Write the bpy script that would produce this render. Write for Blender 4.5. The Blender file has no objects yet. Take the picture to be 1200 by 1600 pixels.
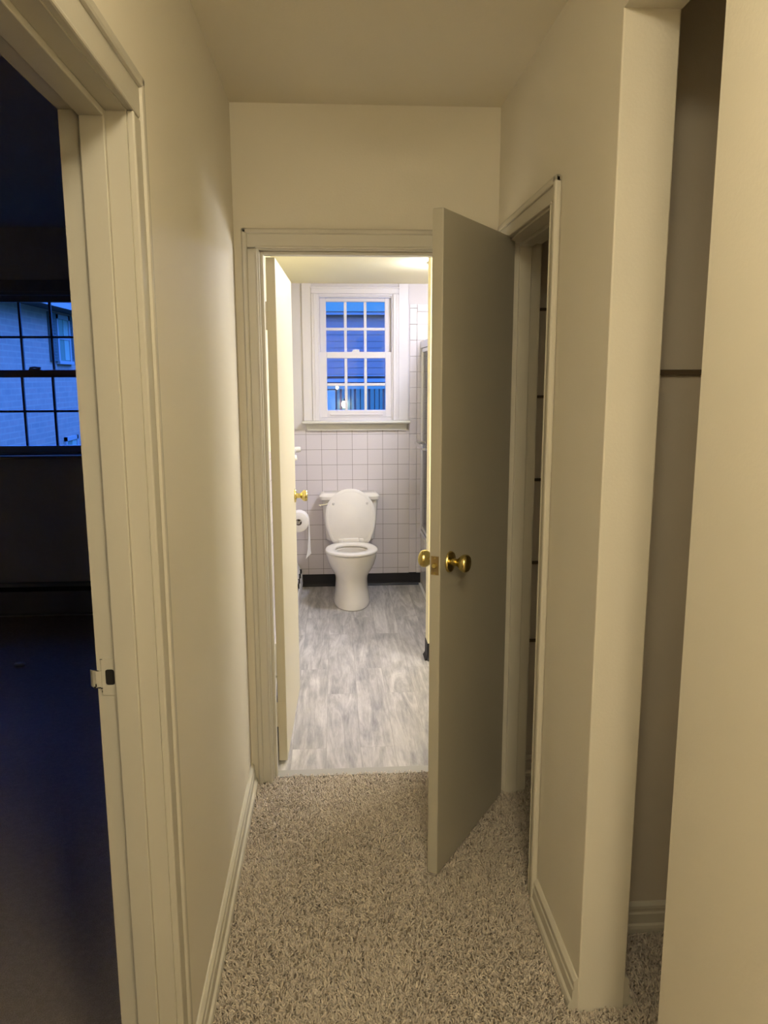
import bpy, bmesh, math, random
import numpy as np
from mathutils import Vector, Matrix
random.seed(7)
PI = math.pi
SC = bpy.context.scene
COL = SC.collection

# ------------------------------------------------------------------ camera
F_PX, YAW, PITCH, ROLL, EYE = 1210.1, 0.0632, -0.1739, -0.0026, 1.587
fw = Vector((math.sin(YAW)*math.cos(PITCH), math.cos(YAW)*math.cos(PITCH), math.sin(PITCH)))
rt = Vector((math.cos(YAW), -math.sin(YAW), 0))
up = rt.cross(fw)
r2 = math.cos(ROLL)*rt + math.sin(ROLL)*up
u2 = -math.sin(ROLL)*rt + math.cos(ROLL)*up
cam_d = bpy.data.cameras.new('camera'); cam = bpy.data.objects.new('camera', cam_d); COL.objects.link(cam)
cam_d.sensor_fit = 'HORIZONTAL'; cam_d.sensor_width = 36.0; cam_d.lens = F_PX/1200*36.0
cam_d.clip_start = 0.02; cam_d.clip_end = 300
cam.matrix_world = Matrix(((r2.x, u2.x, -fw.x, 0), (r2.y, u2.y, -fw.y, 0), (r2.z, u2.z, -fw.z, EYE), (0, 0, 0, 1)))
SC.camera = cam

# ------------------------------------------------------------------ colour, exposure, lights
SC.view_settings.view_transform = 'Standard'
SC.view_settings.look = 'None'
SC.view_settings.exposure = 0.0
SC.view_settings.gamma = 1.0
SC.view_settings.use_curve_mapping = False
HALL_LIGHT = (1.0, 0.87, 0.59); HALL_POWER = 16.5
LIVING_POWER = 52.0
BATH_LIGHT = (1.0, 0.99, 1.0); BATH_POWER = 60.0
TUB_FILL = (1.0, 1.02, 1.22); TUB_FILL_POWER = 29.0
SKY_DIM = (0.045, 0.30, 0.95, 1); SKY_BRIGHT = (0.60, 2.4, 13.0, 1)

wd = bpy.data.worlds.new('dusk_sky'); SC.world = wd; wd.use_nodes = True
nt = wd.node_tree; nt.nodes.clear()
o_ = nt.nodes.new('ShaderNodeOutputWorld'); b_ = nt.nodes.new('ShaderNodeBackground')
tc = nt.nodes.new('ShaderNodeTexCoord'); sz = nt.nodes.new('ShaderNodeSeparateXYZ'); nt.links.new(tc.outputs['Generated'], sz.inputs[0])
mz = nt.nodes.new('ShaderNodeMapRange'); mz.interpolation_type = 'SMOOTHSTEP'; mz.inputs[1].default_value = 0.12; mz.inputs[2].default_value = 0.60
mx = nt.nodes.new('ShaderNodeMix'); mx.data_type = 'RGBA'                       # a cloudy dusk sky, brighter overhead
mx.inputs[6].default_value = SKY_DIM; mx.inputs[7].default_value = SKY_BRIGHT
nt.links.new(sz.outputs[2], mz.inputs[0]); nt.links.new(mz.outputs[0], mx.inputs[0]); nt.links.new(mx.outputs[2], b_.inputs[0])
nt.links.new(b_.outputs[0], o_.inputs[0])
SC.cycles.max_bounces = 10; SC.cycles.diffuse_bounces = 6; SC.cycles.transparent_max_bounces = 12
SC.cycles.sample_clamp_indirect = 6.0
SC.cycles.caustics_reflective = False; SC.cycles.caustics_refractive = False
SC.cycles.use_denoising = True


# ------------------------------------------------------------------ materials
class N:
    """tiny node helper"""
    def __init__(s, name):
        s.m = bpy.data.materials.new(name); s.m.use_nodes = True
        s.t = s.m.node_tree; s.b = s.t.nodes['Principled BSDF']; s.out = s.t.nodes['Material Output']
    def n(s, typ, **kw):
        x = s.t.nodes.new(typ)
        for k, v in kw.items():
            if k.startswith('i_'):
                key = k[2:]; key = int(key) if key.isdigit() else key
                x.inputs[key].default_value = v
            else: setattr(x, k, v)
        return x
    def l(s, a, b): s.t.links.new(a, b)
    def obj(s): return s.n('ShaderNodeTexCoord').outputs['Object']
    def mix(s, fac, a, b, blend='MIX'):
        x = s.n('ShaderNodeMix', data_type='RGBA', blend_type=blend)
        for i, v in ((0, fac), (6, a), (7, b)):
            if hasattr(v, 'is_output'): s.l(v, x.inputs[i])
            else: x.inputs[i].default_value = v if i == 0 else tuple(v)+((1,) if len(v) == 3 else ())
        return x.outputs[2]
    def ramp(s, fac, stops):
        x = s.n('ShaderNodeValToRGB'); e = x.color_ramp.elements
        while len(e) < len(stops): e.new(0.5)
        for k, (p, c) in enumerate(stops):
            e[k].position = p; e[k].color = tuple(c)+(1,) if len(c) == 3 else c
        s.l(fac, x.inputs[0]); return x.outputs[0]
    def noise(s, vec, scale, detail=3, rough=0.5, dist=0.0):
        x = s.n('ShaderNodeTexNoise', i_Scale=scale, i_Detail=detail, i_Roughness=rough, i_Distortion=dist)
        s.l(vec, x.inputs['Vector']); return x.outputs['Fac']
    def mapping(s, vec, loc=(0, 0, 0), rot=(0, 0, 0), sc=(1, 1, 1)):
        x = s.n('ShaderNodeMapping'); x.inputs[1].default_value = loc; x.inputs[2].default_value = rot; x.inputs[3].default_value = sc
        s.l(vec, x.inputs[0]); return x.outputs[0]
    def bump(s, h, strength=0.3, dist=0.01):
        x = s.n('ShaderNodeBump', i_Strength=strength, i_Distance=dist); s.l(h, x.inputs['Height']); s.l(x.outputs[0], s.b.inputs['Normal'])
    def base(s, c):
        if hasattr(c, 'is_output'): s.l(c, s.b.inputs['Base Color'])
        else: s.b.inputs['Base Color'].default_value = tuple(c)+(1,)
    def rough(s, r): s.b.inputs['Roughness'].default_value = r


def paint(name, c, rough=0.5, var=0.04, bump=0.06, scale=90):
    k = N(name); v = k.obj()
    n1 = k.noise(v, 2.3, 3)
    c2 = tuple(max(0, x*(1-var)) for x in c)
    k.base(k.mix(n1, c, c2)); k.rough(rough)
    k.bump(k.noise(v, scale, 3), bump, 0.004)
    return k.m


def plain(name, c, rough=0.5, metal=0.0):
    k = N(name); n1 = k.noise(k.obj(), 14, 3)
    k.base(k.mix(n1, c, tuple(x*0.93 for x in c))); k.rough(rough); k.b.inputs['Metallic'].default_value = metal
    return k.m


def emit(name, c, s):
    k = N(name); k.base((0.8, 0.8, 0.75))
    k.b.inputs['Emission Color'].default_value = tuple(c)+(1,); k.b.inputs['Emission Strength'].default_value = s
    return k.m


M = {}
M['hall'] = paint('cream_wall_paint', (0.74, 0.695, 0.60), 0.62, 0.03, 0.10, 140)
M['ceil'] = paint('cream_ceiling_paint', (0.76, 0.71, 0.60), 0.8, 0.03, 0.12, 120)
M['trim'] = paint('cream_gloss_trim', (0.575, 0.545, 0.475), 0.5, 0.03, 0.05, 60)
M['dimtrim'] = paint('dimmed_chipped_cream_trim', (0.475, 0.45, 0.39), 0.5, 0.05, 0.07, 60)  # chipped cream trim, darkened to offset the hall lamp on the bedroom doorway
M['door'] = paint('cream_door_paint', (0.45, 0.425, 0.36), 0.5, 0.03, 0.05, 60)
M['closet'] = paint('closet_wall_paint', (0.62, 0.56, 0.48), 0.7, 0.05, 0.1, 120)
M['cleat'] = plain('dark_wood_strip', (0.10, 0.07, 0.04), 0.6)
M['bathdoor'] = paint('cream_bathroom_door_paint', (0.66, 0.61, 0.48), 0.42, 0.02, 0.05, 60)
M['bathpaint'] = paint('pale_yellow_paint', (0.93, 0.86, 0.56), 0.5, 0.02, 0.05, 120)
M['lilac'] = paint('pale_lilac_wall_paint', (0.66, 0.63, 0.655), 0.5, 0.02, 0.05, 120)
M['bathtrim'] = paint('white_window_trim', (0.72, 0.69, 0.71), 0.4, 0.02, 0.04, 60)
M['stool'] = paint('cream_window_stool', (0.66, 0.64, 0.57), 0.4, 0.02, 0.04, 60)
M['bedpaint'] = paint('bedroom_wall_paint', (0.60, 0.58, 0.55), 0.8, 0.04, 0.1, 120)
M['bedtrim'] = paint('bedroom_trim_paint', (0.25, 0.25, 0.26), 0.5, 0.02, 0.04, 60)
M['black'] = plain('black_vinyl', (0.009, 0.008, 0.011), 0.55)
M['brass'] = plain('polished_brass', (0.70, 0.58, 0.23), 0.22, 1.0)
M['plate'] = plain('worn_brass_plate', (0.45, 0.34, 0.17), 0.42, 1.0)
M['chrome'] = plain('chrome', (0.78, 0.78, 0.80), 0.14, 1.0)
M['alu'] = plain('brushed_aluminium', (0.80, 0.80, 0.82), 0.38, 1.0)
M['china'] = plain('glazed_china', (0.84, 0.80, 0.73), 0.14)
M['seat'] = plain('toilet_seat_plastic', (0.85, 0.81, 0.75), 0.25)
M['tub'] = plain('enamel_tub', (0.78, 0.77, 0.76), 0.15)
M['paper'] = plain('tissue_paper', (0.86, 0.83, 0.79), 0.95)
M['card'] = plain('cardboard_core', (0.16, 0.12, 0.08), 0.9)
M['heater'] = plain('white_heater_enamel', (0.72, 0.70, 0.68), 0.4)
M['dark'] = plain('dark_void', (0.006, 0.005, 0.005), 0.9)
M['soil'] = plain('carpet_backing', (0.34, 0.28, 0.215), 1.0)
M['thresh'] = plain('grey_threshold', (0.40, 0.385, 0.36), 0.6)
M['gum'] = plain('grey_rubber', (0.70, 0.67, 0.62), 0.5)


def m_glass(name, tint, gloss):
    k = N(name); t = k.t
    tr = k.n('ShaderNodeBsdfTransparent'); tr.inputs[0].default_value = tuple(tint)+(1,)
    g = k.n('ShaderNodeBsdfGlossy'); g.inputs['Roughness'].default_value = 0.02
    fr = k.n('ShaderNodeFresnel', i_IOR=1.45); ms = k.n('ShaderNodeMixShader')
    mul = k.n('ShaderNodeMath', operation='MULTIPLY'); mul.inputs[1].default_value = gloss
    k.l(fr.outputs[0], mul.inputs[0]); k.l(mul.outputs[0], ms.inputs[0]); k.l(tr.outputs[0], ms.inputs[1]); k.l(g.outputs[0], ms.inputs[2])
    k.l(ms.outputs[0], k.out.inputs[0]); return k.m
M['glass'] = m_glass('window_glass', (0.97, 0.98, 1.0), 0.6)
M['showerglass'] = m_glass('shower_glass', (0.86, 0.90, 0.90), 1.0)


def m_tile(name, size, offx, offz, col, grout):
    k = N(name); v = k.obj()
    sx = k.n('ShaderNodeSeparateXYZ'); k.l(v, sx.inputs[0]); cb = k.n('ShaderNodeCombineXYZ')
    ax = k.n('ShaderNodeMath', operation='ADD'); k.l(sx.outputs[0], ax.inputs[0]); k.l(sx.outputs[1], ax.inputs[1])
    k.l(ax.outputs[0], cb.inputs[0]); k.l(sx.outputs[2], cb.inputs[1])
    mp = k.mapping(cb.outputs[0], (-offx, -offz, 0))
    br = k.n('ShaderNodeTexBrick', offset=0.0, squash=1.0, i_Scale=1.0)
    br.inputs['Brick Width'].default_value = size; br.inputs['Row Height'].default_value = size
    br.inputs['Mortar Size'].default_value = 0.0016; br.inputs['Mortar Smooth'].default_value = 0.2
    br.inputs['Color1'].default_value = tuple(col)+(1,); br.inputs['Color2'].default_value = tuple(x*0.965 for x in col)+(1,)
    br.inputs['Mortar'].default_value = tuple(grout)+(1,)
    k.l(mp, br.inputs['Vector']); k.base(br.outputs['Color']); k.rough(0.34)
    inv = k.n('ShaderNodeMath', operation='SUBTRACT'); inv.inputs[0].default_value = 1.0; k.l(br.outputs['Fac'], inv.inputs[1])
    add = k.n('ShaderNodeMath', operation='MULTIPLY_ADD'); add.inputs[1].default_value = 0.25
    k.l(k.noise(v, 9, 2), add.inputs[0]); k.l(inv.outputs[0], add.inputs[2])
    k.bump(add.outputs[0], 0.35, 0.0025); return k.m
M['tile'] = m_tile('pale_lilac_wall_tile', 0.1137, 0.0153 - 0.1137 + 5.768, 0.1385, (0.72, 0.67, 0.685), (0.27, 0.23, 0.215))
M['tiletub'] = m_tile('pale_lilac_surround_tile', 0.1137, 0.611 + 5.766, 0.1385, (0.73, 0.68, 0.70), (0.40, 0.35, 0.34))
M['tiletrim'] = plain('pale_lilac_bullnose_tile', (0.73, 0.68, 0.70), 0.34)


def m_vinyl():
    k = N('grey_washed_vinyl_plank'); v = k.obj()
    sw = k.mapping(v, (0.035, 0.2, 0), (0, 0, PI/2))
    br = k.n('ShaderNodeTexBrick', offset=0.37, i_Scale=1.0); k.l(sw, br.inputs['Vector'])
    br.inputs['Brick Width'].default_value = 0.92; br.inputs['Row Height'].default_value = 0.147
    br.inputs['Mortar Size'].default_value = 0.0009; br.inputs['Mortar Smooth'].default_value = 0.1; br.inputs['Bias'].default_value = 0.0
    br.inputs['Color1'].default_value = (0, 0, 0, 1); br.inputs['Color2'].default_value = (1, 1, 1, 1); br.inputs['Mortar'].default_value = (0.5, 0.5, 0.5, 1)
    rnd = k.n('ShaderNodeSeparateColor'); k.l(br.outputs['Color'], rnd.inputs[0]); r = rnd.outputs[0]
    off = k.n('ShaderNodeVectorMath', operation='MULTIPLY_ADD'); off.inputs[1].default_value = (3.1, 7.7, 0)
    cmb = k.n('ShaderNodeCombineXYZ'); k.l(r, cmb.inputs[0]); k.l(r, cmb.inputs[1]); k.l(cmb.outputs[0], off.inputs[0]); k.l(v, off.inputs[2])
    g1 = k.noise(k.mapping(off.outputs[0], sc=(13, 1.6, 1)), 1.0, 6, 0.60, 1.6)
    g2 = k.noise(k.mapping(off.outputs[0], sc=(90, 9, 1)), 1.0, 5, 0.65, 0.6)
    g3 = k.noise(k.mapping(off.outputs[0], sc=(7, 3.4, 1)), 1.0, 4, 0.6, 1.0)
    c = k.ramp(g1, [(0.32, (0.20, 0.195, 0.20)), (0.45, (0.36, 0.35, 0.35)), (0.56, (0.52, 0.505, 0.50)), (0.68, (0.72, 0.70, 0.68))])
    c = k.mix(0.28, c, k.ramp(g3, [(0.33, (0.22, 0.215, 0.22)), (0.66, (0.68, 0.65, 0.62))]))
    c = k.mix(0.38, c, k.ramp(g2, [(0.38, (0.14, 0.13, 0.13)), (0.62, (0.78, 0.76, 0.72))]), 'SOFT_LIGHT')
    c = k.mix(0.20, c, k.mix(r, (0.36, 0.35, 0.35), (0.62, 0.60, 0.57)))
    c = k.mix(br.outputs['Fac'], c, k.mix(0.6, c, (0.20, 0.19, 0.18)))
    k.base(c); k.rough(0.48); k.bump(g2, 0.08, 0.002); return k.m
M['vinyl'] = m_vinyl()


def m_carpet(name, island=True):
    k = N(name); v = k.obj()
    big = k.noise(v, 7.0, 3); mid = k.noise(v, 55, 3)
    c = k.mix(big, (0.61, 0.535, 0.46), (0.50, 0.435, 0.37))
    c = k.mix(k.ramp(mid, [(0.35, (0, 0, 0)), (0.65, (1, 1, 1))]), c, (0.68, 0.60, 0.525))
    if island:
        g = k.n('ShaderNodeNewGeometry')
        sh = k.ramp(g.outputs['Random Per Island'], [(0.0, (0.66, 0.64, 0.62)), (0.2, (0.92, 0.91, 0.90)), (1.0, (1.12, 1.12, 1.1))])
        c = k.mix(1.0, c, sh, 'MULTIPLY')
    else:
        k.bump(k.noise(v, 260, 4), 0.9, 0.012)
        c = k.mix(k.noise(v, 300, 2), c, (0.30, 0.23, 0.16))
    k.base(c); k.rough(0.95)
    k.b.inputs['Sheen Weight'].default_value = 0.15
    return k.m
M['pile'] = m_carpet('beige_carpet_yarn'); M['bedcarpet'] = m_carpet('bedroom_carpet', False)


def m_brick():
    k = N('red_brick_facade'); v = k.obj(); sx = k.n('ShaderNodeSeparateXYZ'); k.l(v, sx.inputs[0])
    cb = k.n('ShaderNodeCombineXYZ'); k.l(sx.outputs[1], cb.inputs[0]); k.l(sx.outputs[2], cb.inputs[1])
    br = k.n('ShaderNodeTexBrick', i_Scale=1.0); k.l(cb.outputs[0], br.inputs['Vector'])
    br.inputs['Brick Width'].default_value = 0.42; br.inputs['Row Height'].default_value = 0.115; br.inputs['Mortar Size'].default_value = 0.014
    br.inputs['Color1'].default_value = (0.42, 0.25, 0.165, 1); br.inputs['Color2'].default_value = (0.27, 0.215, 0.15, 1); br.inputs['Mortar'].default_value = (0.43, 0.33, 0.21, 1)
    n = k.noise(cb.outputs[0], 1.6, 4)
    k.base(k.mix(n, br.outputs['Color'], k.mix(k.noise(cb.outputs[0], 4.5, 3), (0.23, 0.185, 0.14), (0.47, 0.33, 0.21)))); k.rough(0.9); return k.m
M['brick'] = m_brick()
M['slate'] = plain('slate_blue_paint', (0.075, 0.095, 0.075), 0.6)
M['extwhite'] = plain('white_exterior_paint', (0.34, 0.32, 0.27), 0.6)
M['extgrey'] = plain('violet_grey_siding', (0.40, 0.215, 0.15), 0.7)
M['roof'] = plain('dark_roof_shingle', (0.05, 0.05, 0.05), 0.9)
M['extglass'] = plain('dark_exterior_glass', (0.16, 0.22, 0.14), 0.3)
M['curtain'] = plain('pale_curtain', (0.30, 0.38, 0.25), 0.8)
M['grass'] = plain('dusk_lawn', (0.04, 0.06, 0.02), 1.0)


# ------------------------------------------------------------------ mesh helpers
class MB:
    def __init__(s): s.bm = bmesh.new()
    def _add(s, other, mtx=None):
        if mtx is not None: bmesh.ops.transform(other, matrix=mtx, verts=other.verts)
        me = bpy.data.meshes.new('tmp'); other.to_mesh(me); other.free(); s.bm.from_mesh(me); bpy.data.meshes.remove(me)
        return s
    def box(s, x0, y0, z0, x1, y1, z1, bev=0.0, seg=2, mtx=None):
        b = bmesh.new(); bmesh.ops.create_cube(b, size=1.0)
        for v in b.verts:
            v.co = Vector(((x0+x1)/2+v.co.x*(x1-x0), (y0+y1)/2+v.co.y*(y1-y0), (z0+z1)/2+v.co.z*(z1-z0)))
        if bev > 0: bmesh.ops.bevel(b, geom=list(b.edges), offset=bev, segments=seg, profile=0.5, affect='EDGES')
        return s._add(b, mtx)
    def prism(s, pts, axis, a, b_, bev=0.0):
        """polygon pts in the plane across axis (0: (y,z), 1: (x,z), 2: (x,y)) pushed from a to b_"""
        b = bmesh.new()
        def P(p, t): return Vector((t, p[0], p[1])) if axis == 0 else Vector((p[0], t, p[1])) if axis == 1 else Vector((p[0], p[1], t))
        A = [b.verts.new(P(p, a)) for p in pts]; B = [b.verts.new(P(p, b_)) for p in pts]
        b.faces.new(A); b.faces.new(B[::-1]); n = len(pts)
        for i in range(n): b.faces.new((A[i], B[i], B[(i+1) % n], A[(i+1) % n]))
        bmesh.ops.recalc_face_normals(b, faces=b.faces)
        if bev > 0: bmesh.ops.bevel(b, geom=list(b.edges), offset=bev, segments=2, profile=0.5, affect='EDGES')
        return s._add(b)
    def loft(s, rings, cap0=True, cap1=True, closed=False, mtx=None):
        b = bmesh.new(); R = [[b.verts.new(Vector(p)) for p in r] for r in rings]; n = len(R[0])
        pairs = list(zip(R[:-1], R[1:])) + ([(R[-1], R[0])] if closed else [])
        for A, B in pairs:
            for i in range(n): b.faces.new((A[i], A[(i+1) % n], B[(i+1) % n], B[i]))
        if not closed:
            if cap0: b.faces.new(R[0][::-1])
            if cap1: b.faces.new(R[-1])
        bmesh.ops.recalc_face_normals(b, faces=b.faces)
        return s._add(b, mtx)
    def lathe(s, prof, mtx=None, n=32):
        """prof: (r, h) along local z"""
        rings = [[(max(r, 1e-5)*math.cos(2*PI*i/n), max(r, 1e-5)*math.sin(2*PI*i/n), h) for i in range(n)] for r, h in prof]
        return s.loft(rings, mtx=mtx)
    def tube(s, pts, r, n=12):
        pts = [Vector(p) for p in pts]; rings = []; prev = None
        for i, p in enumerate(pts):
            d = (pts[min(i+1, len(pts)-1)]-pts[max(i-1, 0)]).normalized()
            a = prev if prev is not None else (Vector((0, 0, 1)) if abs(d.z) < 0.9 else Vector((1, 0, 0)))
            u = (a-d*a.dot(d)).normalized(); w = d.cross(u); prev = u
            rr = r[i] if isinstance(r, (list, tuple)) else r
            rings.append([p+rr*(math.cos(2*PI*k/n)*u+math.sin(2*PI*k/n)*w) for k in range(n)])
        return s.loft(rings)
    def build(s, name, mat, parent=None, smooth=False, local=False, kind=None):
        me = bpy.data.meshes.new(name); s.bm.to_mesh(me); s.bm.free()
        if parent is not None and not local:
            off = parent.matrix_world.translation if parent.parent is None else parent.parent.matrix_world.translation
            top = parent
            while top.parent: top = top.parent
            me.transform(Matrix.Translation(-top.location))
        o = bpy.data.objects.new(name, me); COL.objects.link(o)
        if mat is not None: me.materials.append(mat)
        if smooth:
            me.polygons.foreach_set('use_smooth', [True]*len(me.polygons))
            me.set_sharp_from_angle(angle=math.radians(38))
        if parent is not None: o.parent = parent
        if kind: o['kind'] = kind
        return o


def thing(name, label, cat, loc=(0, 0, 0), rotz=0.0, group=None, kind=None):
    o = bpy.data.objects.new(name, None); COL.objects.link(o); o.location = loc; o.rotation_euler = (0, 0, rotz)
    o.empty_display_size = 0.1
    if label: o['label'] = label
    if cat: o['category'] = cat
    if group: o['group'] = group
    if kind: o['kind'] = kind
    return o


def tag(o, label, cat, group=None, kind=None):
    o['label'] = label; o['category'] = cat
    if group: o['group'] = group
    if kind: o['kind'] = kind
    return o


def struct(name, mb, mat, parent=None, **kw):
    o = mb.build(name, mat, parent, **kw)
    if parent is None: o['kind'] = 'structure'
    return o


def along(p, axis):
    """matrix putting local z on the given direction at point p"""
    z = Vector(axis).normalized(); x = Vector((0, 0, 1)).cross(z)
    if x.length < 1e-4: x = Vector((1, 0, 0))
    x.normalize(); y = z.cross(x)
    return Matrix(((x.x, y.x, z.x, p[0]), (x.y, y.y, z.y, p[1]), (x.z, y.z, z.z, p[2]), (0, 0, 0, 1)))


# ------------------------------------------------------------------ the setting
XL, XR, D, H = -0.345, 0.596, 2.877, 2.51
XLO = -0.452                       # bedroom face of the left hall wall
XRO = 0.716                        # closet face of the right hall wall
YB = 5.776                         # bathroom window wall
XE = 1.37                          # outer face right of the closets, tub
YJ = 1.423                         # bedroom doorway, far jamb face
YW = 5.164                         # bedroom window wall
FL = -0.010                        # carpet backing level

# floors
struct('floor', MB().box(XL-0.107, -2.1, -0.06, XE, 2.905, FL), M['soil'])
struct('floor', MB().box(-4.0, -1.2, -0.06, XL-0.107, YW, -0.004), M['bedcarpet'])
struct('floor', MB().box(XLO, 2.93, -0.06, XE+0.1, YB+0.15, 0.0), M['vinyl'])
struct('trim_1', MB().box(-0.262, 2.900, -0.03, 0.535, 2.955, 0.002, 0.002), M['thresh'])

# hall walls
w = MB()
w.box(XLO, -2.1, -0.05, XL, 0.64, H).box(XLO, 0.64, 2.045, XL, YJ+0.018, H).box(XLO, YJ+0.018, -0.05, XL, D, H)
struct('wall_left', w, M['hall'])
w = MB()
w.box(XL, D, -0.05, -0.277, D+0.113, H).box(0.545, D, -0.05, XE, D+0.113, H).box(-0.277, D, 2.045, 0.545, D+0.113, H)
struct('wall_back', w, M['hall'])
w = MB()
w.prism([(XR, -2.1), (XR, 1.243), (XR+0.001, 1.245), (XR+0.003, 1.246), (XRO, 1.246), (XRO, -2.1)], 2, -0.05, H).box(XR, 1.246, 2.32, XRO, 1.685, H)
w.prism([(XR, 2.135), (XR, 1.688), (XR+0.001, 1.686), (XR+0.003, 1.685), (XRO-0.003, 1.685), (XRO-0.001, 1.686), (XRO, 1.688), (XRO, 2.135)], 2, -0.05, H)
w.box(XR, 2.135, 2.05, XRO, 2.753, H).box(XR, 2.753, -0.05, XRO, D, H)
struct('wall_right', w, M['hall'])
struct('wall_front', MB().box(XLO, -2.2, -0.05, XE, -2.1, H), M['hall'])
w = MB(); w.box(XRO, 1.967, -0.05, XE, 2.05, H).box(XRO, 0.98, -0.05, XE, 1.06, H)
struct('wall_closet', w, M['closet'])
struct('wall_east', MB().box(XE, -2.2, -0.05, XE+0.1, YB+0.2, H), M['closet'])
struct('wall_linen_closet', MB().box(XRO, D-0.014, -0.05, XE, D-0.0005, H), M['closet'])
struct('ceiling', MB().box(XLO-0.01, -2.2, H, XE+0.1, YB+0.25, H+0.1).box(-4.1, -2.2, H, XLO-0.01, YW+0.2, H+0.1), M['ceil'])

# bathroom shell
WX0, WX1, WZ0, WZ1 = -0.11, 0.435, 1.262, 2.17
w = MB()
w.box(XLO, YB, -0.05, WX0, YB+0.17, H).box(WX1, YB, -0.05, XE, YB+0.17, H)
w.box(WX0, YB, -0.05, WX1, YB+0.17, WZ0).box(WX0, YB, WZ1, WX1, YB+0.17, H)
struct('wall_bathroom_window', w, M['lilac'])
struct('wall_bathroom_left', MB().box(XLO, D, -0.05, XL, YB, H), M['bathpaint'])
struct('wall_wing', MB().box(0.508, 4.15, -0.02, XE, 4.255, 2.243, 0.003), M['bathpaint'])
struct('ceiling', MB().box(XL, D+0.113, 2.243, XE, YB, 2.30), M['bathpaint'])
# tiled lower wall and taller tile surround round the tub
w = MB(); w.box(XL, YB-0.008, 0.095, 0.5555, YB, 1.195, 0.0015)
struct('tiled_wall', w, M['tile'])
w = MB(); w.box(0.611, YB-0.010, 0.095, XE, YB, 2.045, 0.0015)
struct('tiled_wall', w, M['tiletub'])
w = MB()
for k in range(17): w.box(0.5565, YB-0.011, 0.1385+k*0.1137-(0.04 if k == 0 else 0), 0.6100, YB, 0.1385+(k+1)*0.1137-0.0016, 0.003)
w.box(0.5565, YB-0.011, 2.0725, 0.61, YB, 2.10, 0.003)
for k in range(7): w.box(0.6115+k*0.1137, YB-0.011, 2.047, 0.6100+(k+1)*0.1137-0.001, YB, 2.10, 0.003)
struct('trim_2', w, M['tiletrim'])
struct('tiled_wall', MB().box(XL, 4.0, 0.095, XL+0.008, YB-0.008, 1.195), M['tile'])
struct('tiled_wall', MB().box(0.66, 4.255, 0.095, XE, 4.263, 2.05), M['tiletub'])
# black cove base
w = MB()
cove = [(0, 0), (0.016, 0), (0.012, 0.006), (0.005, 0.016), (0.0035, 0.03), (0.0035, 0.097), (0.001, 0.10), (0, 0.10)]
w.prism([(YB-d, z) for d, z in cove], 0, XL+0.002, 0.645)
struct('baseboard_bathroom', w, M['black'])
w = MB()
w.prism([(0.508-d, z) for d, z in cove], 1, 4.146, 4.255).prism([(4.15-d, z) for d, z in cove], 0, 0.506, XE)
struct('baseboard_wing', w, M['black'])

# bedroom shell
BX0, BX1, BZ0, BZ1 = -2.255, -1.56, 1.085, 2.115
w = MB()
w.box(-4.0, YW, -0.05, BX0, YW+0.2, H).box(BX1, YW, -0.05, XLO, YW+0.2, H).box(BX0, YW, -0.05, BX1, YW+0.2, BZ0).box(BX0, YW, BZ1, BX1, YW+0.2, H)
struct('wall_bedroom_window', w, M['bedpaint'])
struct('wall_bedroom_left', MB().box(-4.1, -1.3, -0.05, -4.0, YW+0.2, H), M['bedpaint'])
struct('wall_bedroom_front', MB().box(-4.0, -1.3, -0.05, XLO, -1.2, H), M['bedpaint'])
w = MB(); w.box(XLO-0.006, 1.55, -0.05, XLO, YW, H).box(XLO-0.006, -1.2, -0.05, XLO, 0.55, H).box(XLO-0.006, 0.55, 2.13, XLO, 1.55, H)
struct('wall_bedroom_right', w, M['bedpaint'])
struct('ceiling', MB().box(-4.0, -1.2, H-0.01, XLO-0.006, YW, H), M['bedpaint'])

# baseboards of the hall (profiled, with a shoe moulding)
def base_prof(sgn, x): return [(x, FL), (x+sgn*0.024, FL), (x+sgn*0.024, 0.012), (x+sgn*0.021, 0.020), (x+sgn*0.015, 0.024), (x+sgn*0.014, 0.052),
                               (x+sgn*0.0105, 0.057), (x+sgn*0.0105, 0.063), (x+sgn*0.0125, 0.067), (x+sgn*0.0115, 0.076), (x+sgn*0.004, 0.084), (x, 0.085)]
struct('baseboard_left', MB().prism(base_prof(1, XL), 1, YJ+0.083, D-0.012), M['trim'])
struct('baseboard_right', MB().prism(base_prof(-1, XR), 1, 1.688, 2.089), M['trim'])
struct('baseboard_stub', MB().prism(base_prof(1, XRO), 1, 1.688, 1.965), M['trim'])
struct('baseboard_near', MB().prism(base_prof(-1, XR), 1, -2.0, 1.243), M['trim'])
struct('baseboard_closet', MB().prism([(1.967-(p[0]), p[1]) for p in base_prof(1, 0)], 0, XRO+0.024, XE-0.001), M['trim'])
struct('baseboard_linen_closet', MB().prism([(D-0.014-(p[0]), p[1]) for p in base_prof(1, 0)], 0, XRO+0.001, XE-0.001), M['closet'])


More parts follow.
